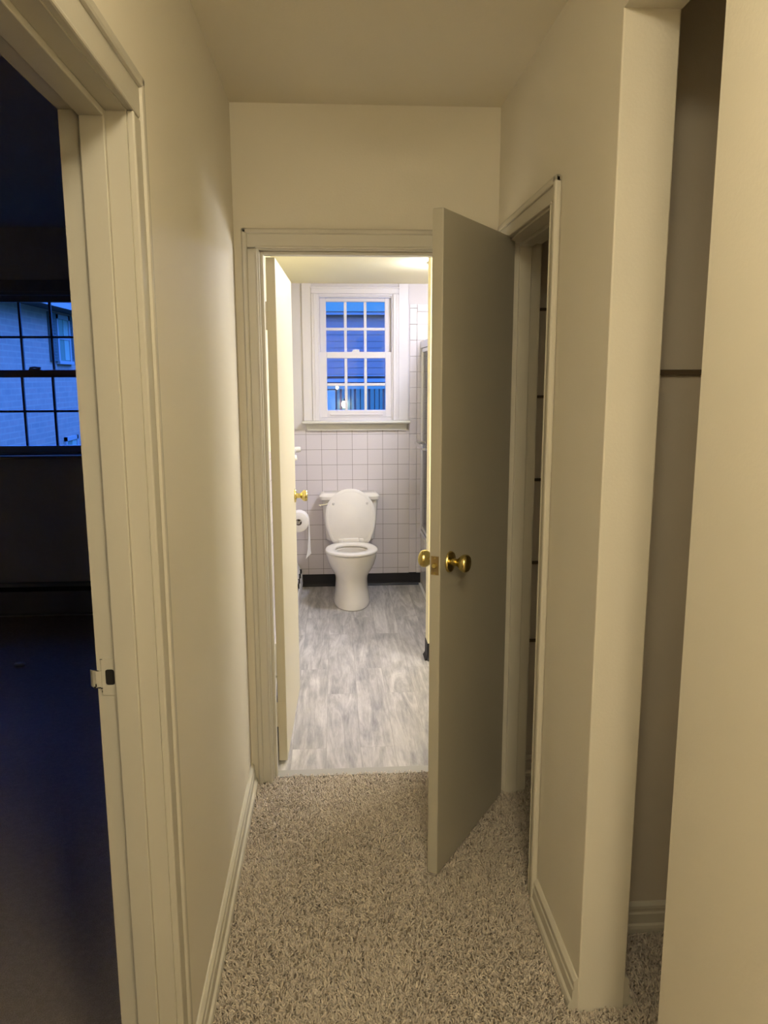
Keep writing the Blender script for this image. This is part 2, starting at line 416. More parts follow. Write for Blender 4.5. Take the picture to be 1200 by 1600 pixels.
# casings: two stiles and a head, flat band plus raised outer bead and small inner bead
def casing_x(name, xf, sgn, y0, y1, ztop, wd, z0=FL, parts=('a', 'b', 'h'), mat='trim'):
    """casing on a wall face at x = xf looking to sgn x, opening y0..y1"""
    c = MB(); t1, t2 = 0.012, 0.019; bw = 0.022
    def bx(ya, yb, za, zb, t, bev=0.003): c.box(min(xf, xf+sgn*t), ya, za, max(xf, xf+sgn*t), yb, zb, bev)
    if 'a' in parts: bx(y0-wd+0.004, y0-0.003, z0+0.001, ztop, t1); bx(y0-wd, y0-wd+bw, z0, ztop+wd, t2, 0.006); bx(y0-0.008, y0, z0, ztop, t1+0.0025, 0.0035)
    if 'b' in parts: bx(y1+0.003, y1+wd-0.004, z0+0.001, ztop, t1); bx(y1+wd-bw, y1+wd, z0, ztop+wd, t2, 0.006); bx(y1, y1+0.008, z0, ztop, t1+0.0025, 0.0035)
    if 'h' in parts: bx(y0-wd+bw/2, y1+wd-bw/2, ztop+0.003, ztop+wd-0.004, t1); bx(y0-wd, y1+wd, ztop+wd-bw, ztop+wd, t2, 0.006); bx(y0-0.007, y1+0.007, ztop, ztop+0.008, t1+0.0027, 0.0035)
    return struct(name, c, M[mat])


# bedroom doorway: jamb lining, stop, casing, strike plate
j = MB()
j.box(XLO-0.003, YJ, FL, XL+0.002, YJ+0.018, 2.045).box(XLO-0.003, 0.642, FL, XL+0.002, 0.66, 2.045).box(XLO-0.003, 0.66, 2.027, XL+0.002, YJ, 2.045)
jamb = struct('trim_3', j, M['dimtrim'])
s = MB()
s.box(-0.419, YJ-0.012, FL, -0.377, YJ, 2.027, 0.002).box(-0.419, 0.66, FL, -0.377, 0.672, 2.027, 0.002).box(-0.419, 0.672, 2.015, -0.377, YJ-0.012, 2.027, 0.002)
s.build('door_stop', M['dimtrim'], jamb)
casing_x('trim_4', XL, 1, 0.655, YJ+0.005, 2.030, 0.075, mat='dimtrim')
sp = MB()     # strike plate lying on the jamb face (normal -y), lip towards the bedroom
zc = 1.026; yp = YJ-0.0024; y2 = YJ-0.0002
HX0, HX1, HZ = -0.4395, -0.4225, 0.0155
sp.box(-0.4465, yp, zc-0.036, HX0, y2, zc+0.036, 0.0006).box(HX1, yp, zc-0.036, -0.4195, y2, zc+0.036, 0.0006)
sp.box(HX0-0.0005, yp, zc+HZ, HX1+0.0005, y2, zc+0.036, 0.0006).box(HX0-0.0005, yp, zc-0.036, HX1+0.0005, y2, zc-HZ, 0.0006)
for qx, qz in ((HX0, zc-HZ), (HX0, zc+HZ), (HX1, zc-HZ), (HX1, zc+HZ)):
    dx = 0.004 if qx == HX0 else -0.004; dz = 0.004 if qz < zc else -0.004
    sp.prism([(qx, qz), (qx+dx, qz), (qx+dx*0.3, qz+dz*0.3), (qx, qz+dz)], 1, yp+0.0002, y2)
lip = [(-0.4465, 0), (-0.457, 0), (-0.464, 0.003), (-0.4695, 0.009), (-0.4685, 0.0104), (-0.463, 0.0050), (-0.4560, 0.0022), (-0.4465, 0.0022)]
sp.prism([(x, yp+y) for x, y in lip], 2, zc-0.020, zc+0.013)
plate = sp.build('strike_plate', M['dimtrim'], jamb); plate['label'] = 'painted-over strike plate with a dark latch hole'
MB().box(HX0-0.0005, YJ-0.0008, zc-HZ-0.0005, HX1+0.0005, YJ-0.0001, zc+HZ+0.0005).build('latch_hole', M['dark'], plate)
ch = MB()
for x, z, a, b in ((-0.4600, zc-0.0195, 0.004, 0.004), (-0.4575, zc-0.0155, 0.0026, 0.0070), (-0.4520, zc-0.0200, 0.0075, 0.0022), (-0.4470, zc-0.0215, 0.0042, 0.0020), (-0.4465, zc-0.0275, 0.0012, 0.0055), (-0.4535, zc+0.0135, 0.0050, 0.0014), (-0.4455, zc+0.0362, 0.0050, 0.0010)):
    ch.prism([(x-a/2, z-b*0.3), (x-a*0.1, z-b/2), (x+a/2, z-b*0.35), (x+a*0.35, z+b/2), (x-a*0.4, z+b*0.4)], 1, yp-0.0005, yp+0.0006)
ch.build('paint_chip', M['dark'], plate)

# bathroom doorway
j = MB()
j.box(-0.277, D-0.004, FL, -0.259, D+0.117, 2.045).box(0.527, D-0.004, FL, 0.545, D+0.117, 2.045).box(-0.259, D-0.004, 2.027, 0.527, D+0.117, 2.045)
jb = struct('trim_6', j, M['trim'])
s = MB(); s.box(-0.259, D+0.025, FL, -0.247, D+0.068, 2.027, 0.002).box(0.515, D+0.025, FL, 0.527, D+0.068, 2.027, 0.002).box(-0.247, D+0.025, 2.015, 0.515, D+0.068, 2.027, 0.002)
s.build('door_stop', M['trim'], jb)
c = MB()
for x0, x1, o in ((-0.318, -0.264, 0), (0.533, 0.594, 1)):
    c.box(x0+0.004, D-0.012, FL+0.001, x1-0.003, D, 2.03, 0.003) if o == 0 else c.box(x0+0.003, D-0.012, FL+0.001, x1-0.004, D, 2.03, 0.003)
    c.box(*((x0, D-0.018, FL, x0+0.020, D, 2.098) if o == 0 else (x1-0.020, D-0.018, FL, x1, D, 2.098)), 0.006)
    c.box(*((x1-0.009, D-0.0155, FL, x1, D, 2.03) if o == 0 else (x0, D-0.0155, FL, x0+0.009, D, 2.03)), 0.0035)
c.box(-0.308, D-0.012, 2.033, 0.584, D, 2.094, 0.003).box(-0.318, D-0.018, 2.079, 0.594, D, 2.098, 0.006).box(-0.271, D-0.0157, 2.03, 0.541, D, 2.039, 0.0035)
struct('trim_7', c, M['trim'])

# linen closet doorway in the right wall
Y0, Y1 = 2.153, 2.735
j = MB()
j.box(XR-0.003, Y0-0.018, FL, XRO+0.002, Y0, 2.05).box(XR-0.003, Y1, FL, XRO+0.002, Y1+0.018, 2.05).box(XR-0.003, Y0, 2.032, XRO+0.002, Y1, 2.05)
jl = struct('trim_8', j, M['trim'])
s = MB(); s.box(0.640, Y0, FL, 0.682, Y0+0.012, 2.032, 0.002).box(0.640, Y1-0.012, FL, 0.682, Y1, 2.032, 0.002).box(0.640, Y0+0.012, 2.020, 0.682, Y1-0.012, 2.032, 0.002)
s.build('door_stop', M['trim'], jl)
casing_x('trim_9', XR, -1, Y0-0.005, Y1+0.005, 2.038, 0.062)
sp = MB(); zc = 1.03
sp.box(XR+0.006, Y0-0.0002, zc-0.030, XR+0.030, Y0+0.0016, zc+0.030, 0.0006).box(XR-0.0105, Y0-0.001, zc-0.017, XR+0.008, Y0+0.0016, zc+0.017, 0.0006)
q = sp.build('strike_plate', M['trim'], jl)
MB().box(XR+0.011, Y0+0.0012, zc-0.012, XR+0.024, Y0+0.0020, zc+0.012).build('latch_hole', M['dark'], q)

# closet shelf cleats: thin dark strips left on the closet walls
def cleat(z, x1, y, label, grp, t=0.010):
    o = MB().box(XRO+0.004, y-0.012, z-t/2, x1, y, z+t/2, 0.001).build('shelf_cleat', M['cleat'])
    return tag(o, label, 'shelf strip', grp)
LAB = ['lowest thin dark shelf strip on the linen closet wall', 'second thin dark shelf strip from the closet floor, behind the strike plate',
       'middle thin dark shelf strip of five on the linen closet wall', 'fourth thin dark shelf strip up the linen closet wall',
       'topmost thin dark shelf strip on the linen closet wall']
for z, lb in zip((0.566, 0.879, 1.20, 1.51, 1.824), LAB): cleat(z, XE-0.02, D-0.014, lb, 'shelf strips in the linen closet')
cleat(1.594, XE-0.02, 1.967, 'single dark shelf strip in the doorless closet beside the wall end', None, 0.014)


# ------------------------------------------------------------------ doors
def knob(name, p, axis, parent, mat):
    k = MB()
    k.lathe([(0.0005, 0), (0.033, 0), (0.033, 0.003), (0.030, 0.007), (0.020, 0.009), (0.0125, 0.011), (0.0115, 0.026), (0.014, 0.030), (0.021, 0.036),
             (0.0265, 0.044), (0.0275, 0.051), (0.0265, 0.058), (0.023, 0.0615), (0.0215, 0.0605), (0.019, 0.062), (0.0005, 0.0625)], along(p, axis), 40)
    return k.build(name, mat, parent, smooth=True, local=True)


# linen closet door, ajar into the hall
ang = math.atan2(-0.838, -0.546)
d1 = thing('door_1', 'flat cream closet door standing half open into the hall', None, (0.617, 2.697, 0), ang, kind='structure')
DW = 0.568
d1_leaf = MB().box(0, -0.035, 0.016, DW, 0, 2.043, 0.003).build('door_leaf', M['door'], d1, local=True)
knob('door_knob', (DW-0.068, 0, 1.030), (0, 1, 0), d1, M['brass'])
knob('door_knob', (DW-0.068, -0.035, 1.030), (0, -1, 0), d1, M['brass'])
lp = MB().box(DW-0.001, -0.0295, 1.030-0.0285, DW+0.0014, -0.0045, 1.030+0.0285, 0.0006).build('latch_plate', M['plate'], d1, local=True)
MB().lathe([(0.0005, 0), (0.0085, 0), (0.0085, 0.004), (0.006, 0.0075), (0.0005, 0.008)], along((DW+0.001, -0.017, 1.030), (1, 0, 0)), 16).build('latch_bolt', M['brass'], lp, smooth=True, local=True)
for zz in (1.0075, 1.0525):
    MB().lathe([(0.0005, 0), (0.003, 0), (0.0022, 0.001), (0.0005, 0.0012)], along((DW+0.0012, -0.017, zz), (1, 0, 0)), 12).build('screw', M['brass'], lp, local=True)

# bathroom door, swung against the left wall
a2 = math.radians(90-1.35)
d2 = thing('door_2', 'cream bathroom door swung open against the left wall', None, (-0.213, 3.012, 0), a2, kind='structure')
DW2 = 0.765
MB().box(0, 0, 0.014, DW2, 0.035, 2.022, 0.002).build('door_leaf', M['bathdoor'], d2, local=True)
knob('door_knob', (DW2-0.068, 0, 1.02), (0, -1, 0), d2, M['brass'])
knob('door_knob', (DW2-0.068, 0.035, 1.02), (0, 1, 0), d2, M['brass'])
for zz in (0.17, 1.76):
    h = MB(); h.box(-0.0016, 0.004, zz, 0.0, 0.035, zz+0.10).tube([(-0.004, 0.0395, zz-0.002), (-0.004, 0.0395, zz+0.102)], 0.006)
    h.build('hinge', M['bathdoor'], d2, local=True)


# ------------------------------------------------------------------ windows
def sash(root, name, x0, x1, z0, z1, gx0, gx1, gz0, gz1, y0, y1, cols, rows, mat, mw, pname='pane'):
    m = MB()
    m.box(x0, y0, z0, gx0, y1, z1, 0.003).box(gx1, y0, z0, x1, y1, z1, 0.003).box(gx0, y0, z0, gx1, y1, gz0, 0.003).box(gx0, y0, gz1, gx1, y1, z1, 0.003)
    sh = m.build(name, mat, root)
    m = MB(); ym = (y0+y1)/2
    for c_ in cols: m.box(c_-mw/2, ym-0.011, gz0, c_+mw/2, ym+0.011, gz1, 0.003)
    for r_ in rows: m.box(gx0, ym-0.0105, r_-mw/2, gx1, ym+0.0105, r_+mw/2, 0.003)
    m.build('muntin_grid', mat, sh)
    MB().box(gx0-0.004, ym-0.002, gz0-0.004, gx1+0.004, ym+0.002, gz1+0.004).build(pname, M['glass'], sh)
    return sh


w1 = thing('window_1', 'white double-hung bathroom window over the toilet', None, (0.16, YB, 1.26), kind='structure')
f = MB()
f.box(-0.109, YB-0.004, 1.262, -0.0985, YB+0.14, 2.17).box(0.4245, YB-0.004, 1.262, 0.434, YB+0.14, 2.17)
f.box(-0.0985, YB-0.004, 2.157, 0.4245, YB+0.14, 2.17).box(-0.0985, YB+0.01, 1.262, 0.4245, YB+0.14, 1.284)
f.box(-0.0985, YB+0.018, 2.147, 0.4245, YB+0.036, 2.157)
f.build('window_frame', M['bathtrim'], w1)
c = MB()
for x0, x1 in ((-0.225, -0.158), (0.475, 0.548)): c.box(x0, YB-0.014, 1.262, x1, YB, 2.2425, 0.003)
for x0, x1 in ((-0.158, -0.109), (0.434, 0.475)): c.box(x0, YB-0.022, 1.262, x1, YB, 2.17, 0.004)
c.box(-0.158, YB-0.022, 2.17, 0.475, YB, 2.215, 0.004)
c.box(-0.162, YB-0.028, 2.205, 0.480, YB, 2.218, 0.003)
for x0, x1 in ((-0.140, -0.132), (0.455, 0.463)): c.box(x0, YB-0.0255, 1.262, x1, YB-0.018, 2.18, 0.002)
c.build('casing', M['bathtrim'], w1)
st = MB(); st.box(-0.236, YB-0.075, 1.243, 0.560, YB+0.012, 1.262, 0.006)
st.build('window_stool', M['stool'], w1)
st = MB(); st.prism([(-0.215, 1.243), (0.545, 1.243), (0.531, 1.190), (-0.201, 1.190)], 1, YB-0.026, YB, 0.003)
st.build('apron', M['stool'], w1)
us = sash(w1, 'upper_sash', -0.098, 0.424, 1.730, 2.148, -0.052, 0.379, 1.752, 2.120, YB+0.052, YB+0.086, (0.089, 0.2345), (1.926,), M['bathtrim'], 0.020)
ls = sash(w1, 'lower_sash', -0.1045, 0.4290, 1.285, 1.761, -0.050, 0.380, 1.338, 1.715, YB+0.012, YB+0.048, (0.089, 0.2335), (1.525,), M['bathtrim'], 0.020)
lk = MB(); lk.box(0.135, YB+0.018, 1.761, 0.190, YB+0.040, 1.768, 0.002).tube([(0.14, YB+0.028, 1.771), (0.165, YB+0.026, 1.774), (0.188, YB+0.024, 1.772)], 0.006)
lk.build('sash_lock', M['bathtrim'], w1, smooth=True)
MB().box(-0.03, YB+0.004, 1.300, 0.36, YB+0.013, 1.312, 0.003).build('lift_rail', M['bathtrim'], ls)

w2 = thing('window_2', 'bedroom window with dark grid and blue dusk beyond', None, (-1.9, YW, 1.09), kind='structure')
f = MB()
f.box(BX0, YW, BZ0, BX0+0.02, YW+0.15, BZ1).box(BX1-0.02, YW, BZ0, BX1, YW+0.15, BZ1).box(BX0, YW, BZ1-0.02, BX1, YW+0.15, BZ1).box(BX0, YW+0.01, BZ0, BX1, YW+0.15, BZ0+0.012)
f.build('window_frame', M['bedtrim'], w2)
c = MB(); c.box(BX0-0.07, YW-0.016, BZ0, BX0, YW, BZ1+0.07, 0.003).box(BX1, YW-0.016, BZ0, BX1+0.07, YW, BZ1+0.07, 0.003).box(BX0, YW-0.016, BZ1, BX1, YW, BZ1+0.07, 0.003)
c.build('casing', M['bedtrim'], w2)
MB().box(BX0-0.09, YW-0.05, BZ0-0.02, BX1+0.09, YW+0.01, BZ0, 0.004).build('window_stool', M['extwhite'], w2)
sash(w2, 'upper_sash', BX0+0.021, BX1-0.021, 1.592, 2.094, -2.197, -1.618, 1.632, 2.056, YW+0.060, YW+0.094, (-2.003, -1.811), (1.839,), M['bedtrim'], 0.015)
sash(w2, 'lower_sash', BX0+0.021, BX1-0.021, BZ0+0.013, 1.630, -2.197, -1.618, 1.144, 1.583, YW+0.020, YW+0.054, (-2.003, -1.811), (1.367,), M['bedtrim'], 0.015)
lk = MB(); lk.box(-1.955, YW+0.026, 1.630, -1.885, YW+0.048, 1.640, 0.002).tube([(-1.95, YW+0.034, 1.644), (-1.92, YW+0.032, 1.648), (-1.88, YW+0.03, 1.643)], 0.006)
lk.build('sash_lock', M['bedtrim'], w2, smooth=True)


# ------------------------------------------------------------------ lamps
def ceiling_lamp(label, x, y, z, r, col, power, matname):
    t = thing('ceiling_light', label, 'ceiling light', (x, y, z))
    MB().lathe([(0.001, 0), (r*1.06, 0), (r*1.06, -0.018), (r*1.0, -0.024), (0.001, -0.024)], Matrix.Translation((x, y, z)), 40).build('lamp_base', M['brass'], t, smooth=True)
    g = MB(); prof = [(0.001, -0.0245)] + [(r*math.cos(a), -0.0245-0.07*math.sin(a)) for a in [PI/2*i/10 for i in range(10)]] + [(0.001, -0.0945)]
    g.lathe(prof, Matrix.Translation((x, y, z)), 40)
    area = PI*r*r*1.3
    g.build('glass_shade', emit(matname, col, power/area/PI), t, smooth=True)
    return t
ceiling_lamp('round glass ceiling light above the hall carpet', 0.16, 0.40, H, 0.15, HALL_LIGHT, HALL_POWER, 'lit_hall_shade')
ceiling_lamp('round glass ceiling light at the living room end of the hall', 0.12, -1.25, H, 0.17, HALL_LIGHT, LIVING_POWER, 'lit_living_shade')
vl = thing('vanity_light', 'three-globe vanity light on the bathroom right wall', 'wall light', (XE, 3.45, 1.86))
MB().box(XE-0.035, 3.18, 1.81, XE, 3.72, 1.91, 0.006).build('backplate', M['chrome'], vl)
globe = emit('lit_vanity_globe', BATH_LIGHT, BATH_POWER/3/(4*PI*0.06**2)/PI)
for yy in (3.27, 3.45, 3.63):
    MB().tube([(XE-0.03, yy, 1.86), (XE-0.05, yy, 1.86)], 0.022).build('socket', M['chrome'], vl, smooth=True)
    MB().lathe([(0.06*math.sin(PI*k/14), -0.06*math.cos(PI*k/14)) for k in range(15)], Matrix.Translation((XE-0.11, yy, 1.86)), 24).build('globe', globe, vl, smooth=True)
ceiling_lamp('added shallow round fill light beside the tub alcove', 0.71, 4.70, 2.243, 0.14, TUB_FILL, TUB_FILL_POWER, 'alcove_fill_shade')  # unseen fixture added to brighten the toilet end of the bathroom


# ------------------------------------------------------------------ toilet
def egg(cx, hw, yf, yb, z, n=48, sq=2.0):
    """closed outline: elliptical front at yf, squarer back at yb"""
    ym = yf+(yb-yf)*0.45; out = []
    for i in range(n):
        a = 2*PI*i/n; c_, s_ = math.cos(a), math.sin(a)
        if s_ < 0: x = hw*c_; y = ym+(ym-yf)*s_
        else:
            e = 2/sq; x = hw*math.copysign(abs(c_)**e, c_); y = ym+(yb-ym)*abs(s_)**e
        out.append((cx+x, y, z))
    return out


TX = 0.106
to = thing('toilet', 'white toilet with raised lid below the bathroom window', 'toilet', (TX, 5.40, 0))
b = MB()
R = [egg(TX, hw, yf, yb, z, sq=q) for z, hw, yf, yb, q in (
    (0.000, 0.124, 5.108, 5.64, 3), (0.006, 0.128, 5.102, 5.645, 3), (0.022, 0.128, 5.103, 5.645, 3), (0.05, 0.123, 5.112, 5.64, 3), (0.11, 0.116, 5.125, 5.63, 3), (0.17, 0.112, 5.132, 5.62, 3),
    (0.200, 0.114, 5.133, 5.61, 3), (0.225, 0.124, 5.126, 5.60, 2.8), (0.255, 0.142, 5.116, 5.59, 2.6), (0.29, 0.159, 5.102, 5.58, 2.5), (0.33, 0.171, 5.090, 5.575, 2.5),
    (0.358, 0.176, 5.083, 5.572, 2.5), (0.372, 0.178, 5.082, 5.572, 2.5), (0.380, 0.175, 5.086, 5.57, 2.5), (0.382, 0.168, 5.094, 5.565, 2.5),
    (0.382, 0.120, 5.145, 5.42, 2), (0.376, 0.113, 5.152, 5.414, 2), (0.345, 0.115, 5.150, 5.416, 2), (0.29, 0.105, 5.165, 5.405, 2), (0.24, 0.080, 5.195, 5.38, 2), (0.20, 0.045, 5.24, 5.35, 2))]
b.loft(R).build('bowl', M['china'], to, smooth=True)
b = MB(); b.loft([[(TX+x, y, 0.235) for x, y, z in egg(0, 0.068, 5.215, 5.37, 0)], [(TX+x, y, 0.234) for x, y, z in egg(0, 0.02, 5.27, 5.31, 0)]], cap0=False)
b.build('bowl_water', plain('toilet_water', (0.35, 0.36, 0.36), 0.03), to)
# seat ring
so = lambda hw, yf, yb, z: egg(TX, hw, yf, yb, z, sq=2.3)
b = MB(); b.loft([so(0.170, 5.080, 5.475, 0.386), so(0.180, 5.070, 5.484, 0.389), so(0.183, 5.067, 5.487, 0.396), so(0.180, 5.070, 5.484, 0.404), so(0.168, 5.082, 5.474, 0.409),
                  so(0.128, 5.135, 5.425, 0.407), so(0.114, 5.150, 5.412, 0.400), so(0.112, 5.152, 5.410, 0.392), so(0.118, 5.146, 5.415, 0.386)], closed=True)
b.build('seat', M['seat'], to, smooth=True)
# raised lid, leaning on the tank: built flat in (u along height) then tilted
b = MB(); n = 56
def lid_ring(off, d):
    out = []
    for i in range(n):
        a = 2*PI*i/n; u = 0.197+0.193*math.sin(a); x = 0.181*math.cos(a)
        if u < 0.197: u = 0.197-0.197*min(1.0, -math.sin(a)/0.70) ; x = 0.181*math.cos(a) if -math.sin(a) < 0.70 else 0.181*0.714*math.copysign(min(1, abs(math.cos(a))/0.714), math.cos(a))
        k = (1-off/0.18); x *= k; u = 0.197+(u-0.197)*k
        out.append((TX+x, 5.468+u*0.155+d, 0.402+u*0.985))
    return out
b.loft([lid_ring(0.006, 0.0), lid_ring(0.0, 0.004), lid_ring(0.0, 0.012), lid_ring(0.008, 0.017)][::-1])
lid = b.build('lid', M['seat'], to, smooth=True)
b = MB(); b.loft([lid_ring(0.016, -0.0006), lid_ring(0.019, -0.0006), lid_ring(0.019, 0.003), lid_ring(0.016, 0.003)], closed=True).build('lid_rim', M['seat'], lid, smooth=True)
for sx in (-1, 1):
    u = 0.285; MB().lathe([(0.0005, 0), (0.010, 0), (0.008, 0.006), (0.0005, 0.007)], along((TX+sx*0.122, 5.468+u*0.155+0.001, 0.402+u*0.985), (0, -1, 0.15)), 16).build('bumper', M['gum'], lid, smooth=True)
for sx in (-1, 1): MB().box(TX+sx*0.075-0.017, 5.462, 0.405, TX+sx*0.075+0.017, 5.498, 0.432, 0.006, 3).build('hinge', M['seat'], to, smooth=True)
MB().box(TX-0.058, 5.468, 0.408, TX+0.058, 5.490, 0.436, 0.007, 3).build('hinge_bar', M['seat'], to, smooth=True)
# tank, lid, lever
def rrect(cx, hw, y0, y1, z, r, n=6):
    out = []
    for qx, qy, a0 in ((1, 1, 0), (-1, 1, PI/2), (-1, -1, PI), (1, -1, 1.5*PI)):
        for i in range(n+1):
            a = a0+PI/2*i/n; out.append((cx+qx*(hw-r)+r*math.cos(a), (y1-r if qy > 0 else y0+r)+r*math.sin(a), z))
    return out
b = MB(); b.loft([rrect(TX, 0.165, 5.615, 5.762, 0.385, 0.03), rrect(TX, 0.178, 5.605, 5.764, 0.40, 0.03), rrect(TX, 0.190, 5.598, 5.765, 0.52, 0.03), rrect(TX, 0.204, 5.590, 5.766, 0.695, 0.03)])
tank = b.build('tank', M['china'], to, smooth=True)
b = MB(); b.loft([rrect(TX-0.004, 0.210, 5.584, 5.766, 0.696, 0.03), rrect(TX-0.004, 0.219, 5.577, 5.766, 0.699, 0.034), rrect(TX-0.004, 0.220, 5.576, 5.766, 0.722, 0.034), rrect(TX-0.004, 0.206, 5.590, 5.764, 0.737, 0.034), rrect(TX-0.004, 0.19, 5.61, 5.755, 0.742, 0.03)])
b.build('tank_lid', M['china'], to, smooth=True)
b = MB(); b.lathe([(0.0005, 0), (0.013, 0), (0.013, 0.008), (0.0005, 0.010)], along((TX-0.150, 5.592, 0.672), (0, -1, 0)), 20)
b.tube([(TX-0.150, 5.578, 0.672), (TX-0.165, 5.570, 0.669), (TX-0.19, 5.567, 0.664), (TX-0.226, 5.567, 0.662)], [0.006, 0.006, 0.0065, 0.0085])
b.build('flush_lever', M['chrome'], to, smooth=True)
for sx in (-1, 1): MB().lathe([(0.012, 0), (0.012, 0.008), (0.008, 0.016), (0.0005, 0.018)], Matrix.Translation((TX+sx*0.118, 5.42, 0.008)), 16).build('bolt_cap', M['china'], to, smooth=True)


# ------------------------------------------------------------------ other bathroom things
# paper holder and roll on the left wall
RY, RX, RZ = 5.15, -0.248, 0.628
hd = thing('toilet_paper_holder', 'chrome toilet paper holder on the bathroom left wall', 'paper holder', (XL+0.008, RY, RZ))
for dy in (-0.068, 0.068):
    a = MB(); a.box(XL+0.008, RY+dy-0.006, RZ-0.022, XL+0.012, RY+dy+0.006, RZ+0.022, 0.001).box(XL+0.010, RY+dy-0.004, RZ-0.010, RX+0.010, RY+dy+0.004, RZ+0.010, 0.003)
    a.build('bracket', M['chrome'], hd)
MB().tube([(RX, RY-0.066, RZ), (RX, RY+0.066, RZ)], 0.010).build('spindle', M['chrome'], hd, smooth=True)
rl = thing('toilet_paper_roll', 'white toilet paper roll with its end hanging down', 'toilet paper', (RX, RY, RZ))
g = MB(); pr = [(0.0215, -0.054), (0.064, -0.054), (0.067, -0.052), (0.067, 0.052), (0.064, 0.054), (0.0215, 0.054)]
ringz = [[(RX+r*math.cos(2*PI*i/40), RY+h, RZ+r*math.sin(2*PI*i/40)) for i in range(40)] for r, h in pr]
g.loft(ringz, closed=True).build('paper_roll', M['paper'], rl, smooth=True)
g = MB(); g.loft([[(RX+r*math.cos(2*PI*i/32), RY+h, RZ+r*math.sin(2*PI*i/32)) for i in range(32)] for r, h in ((0.019, -0.0545), (0.0216, -0.0545), (0.0216, 0.0545), (0.019, 0.0545))], closed=True)
g.build('cardboard_core', M['card'], rl, smooth=True)
xs = [(0.0672, 0.01), (0.0680, -0.03), (0.069, -0.08), (0.071, -0.13), (0.072, -0.18), (0.073, -0.215), (0.076, -0.238)]
fr_ = [0.0672, 0.0660, 0.0635, 0.0610, 0.0580, 0.0520, 0.0420]
g = MB(); g.loft([[(RX+fr_[k], RY-0.050, RZ+z-(0.014 if k == 6 else 0)), (RX+x, RY+0.050, RZ+z), (RX+x+0.0008, RY+0.050, RZ+z), (RX+fr_[k]+0.0008, RY-0.050, RZ+z-(0.014 if k == 6 else 0))] for k, (x, z) in enumerate(xs)])
g.build('hanging_sheet', M['paper'], rl, smooth=True)
# ceramic towel bar
TY0, TZ = 5.18, 1.095
tb = thing('towel_bar', 'white ceramic towel bar high on the left tiled wall', 'towel bar', (XL+0.008, TY0, TZ))
for dy in (0.0, -0.55):
    a = MB(); a.lathe([(0.034, 0), (0.034, 0.006), (0.024, 0.016), (0.020, 0.06), (0.019, 0.102), (0.014, 0.111), (0.0005, 0.112)], along((XL+0.008, TY0+dy, TZ), (1, 0, 0.12)), 20)
    a.build('post', M['china'], tb, smooth=True)
MB().tube([(XL+0.078, TY0-0.55, TZ+0.008), (XL+0.078, TY0, TZ+0.008)], 0.009).build('bar', M['china'], tb, smooth=True)
# baseboard heater, bathroom
def heater(label, pts, slot, axis, a, b, mat, y_end=None, loc=(0, 0, 0)):
    t = thing('baseboard_heater', label, 'heater', loc)
    MB().prism(pts, axis, a, b, 0.0015).build('cover', mat, t)
    MB().prism(slot, axis, a+0.02, b-0.02).build('vent_slot', M['black'], t)
    return t
X9 = XL+0.008
pts = [(X9, 0.012), (X9, 0.190), (X9+0.040, 0.190), (X9+0.066, 0.150), (X9+0.060, 0.146), (X9+0.056, 0.150), (X9+0.066, 0.128), (X9+0.078, 0.120), (X9+0.080, 0.03), (X9+0.06, 0.012)]
hb = heater('white baseboard heater along the bathroom left wall', pts, [(X9+0.045, 0.158), (X9+0.060, 0.156), (X9+0.072, 0.126), (X9+0.055, 0.126)], 1, 3.95, YB-0.012, M['heater'], loc=(X9, 4.8, 0))
for k in range(4): MB().box(X9+0.050, 5.25+k*0.14, 0.128, X9+0.0765, 5.262+k*0.14, 0.158).build('vent_fin', M['black'], hb)
# bathtub
X0T = 0.640; Y0T, Y1T = 4.263, YB-0.010
bt = thing('bathtub', 'white bathtub with apron behind the sliding shower doors', 'bathtub', (1.0, 5.0, 0))
def rr4(x0, x1, y0, y1, z, r): 
    return [(x, y, z) for x, y, _ in [(p[0], p[1], 0) for p in rrect((x0+x1)/2, (x1-x0)/2, y0, y1, z, r)]]
b = MB(); b.loft([rr4(X0T+0.012, XE-0.001, Y0T, Y1T, 0.0, 0.002), rr4(X0T+0.010, XE-0.001, Y0T, Y1T, 0.05, 0.002), rr4(X0T+0.004, XE-0.001, Y0T, Y1T, 0.37, 0.002), rr4(X0T-0.002, XE-0.001, Y0T, Y1T, 0.385, 0.002), rr4(X0T-0.002, XE-0.001, Y0T, Y1T, 0.405, 0.002), rr4(X0T+0.006, XE-0.001, Y0T, Y1T, 0.412, 0.002),
                  rr4(X0T+0.075, XE-0.06, Y0T+0.08, Y1T-0.08, 0.412, 0.10), rr4(X0T+0.085, XE-0.07, Y0T+0.09, Y1T-0.09, 0.40, 0.10), rr4(X0T+0.13, XE-0.11, Y0T+0.16, Y1T-0.16, 0.12, 0.10), rr4(X0T+0.17, XE-0.15, Y0T+0.22, Y1T-0.22, 0.08, 0.08)])
b.build('tub_shell', M['tub'], bt, smooth=True)
MB().box(X0T-0.010, Y0T, 0.0, X0T+0.0105, Y1T-0.005, 0.018, 0.004).build('apron_strip', M['tub'], bt)
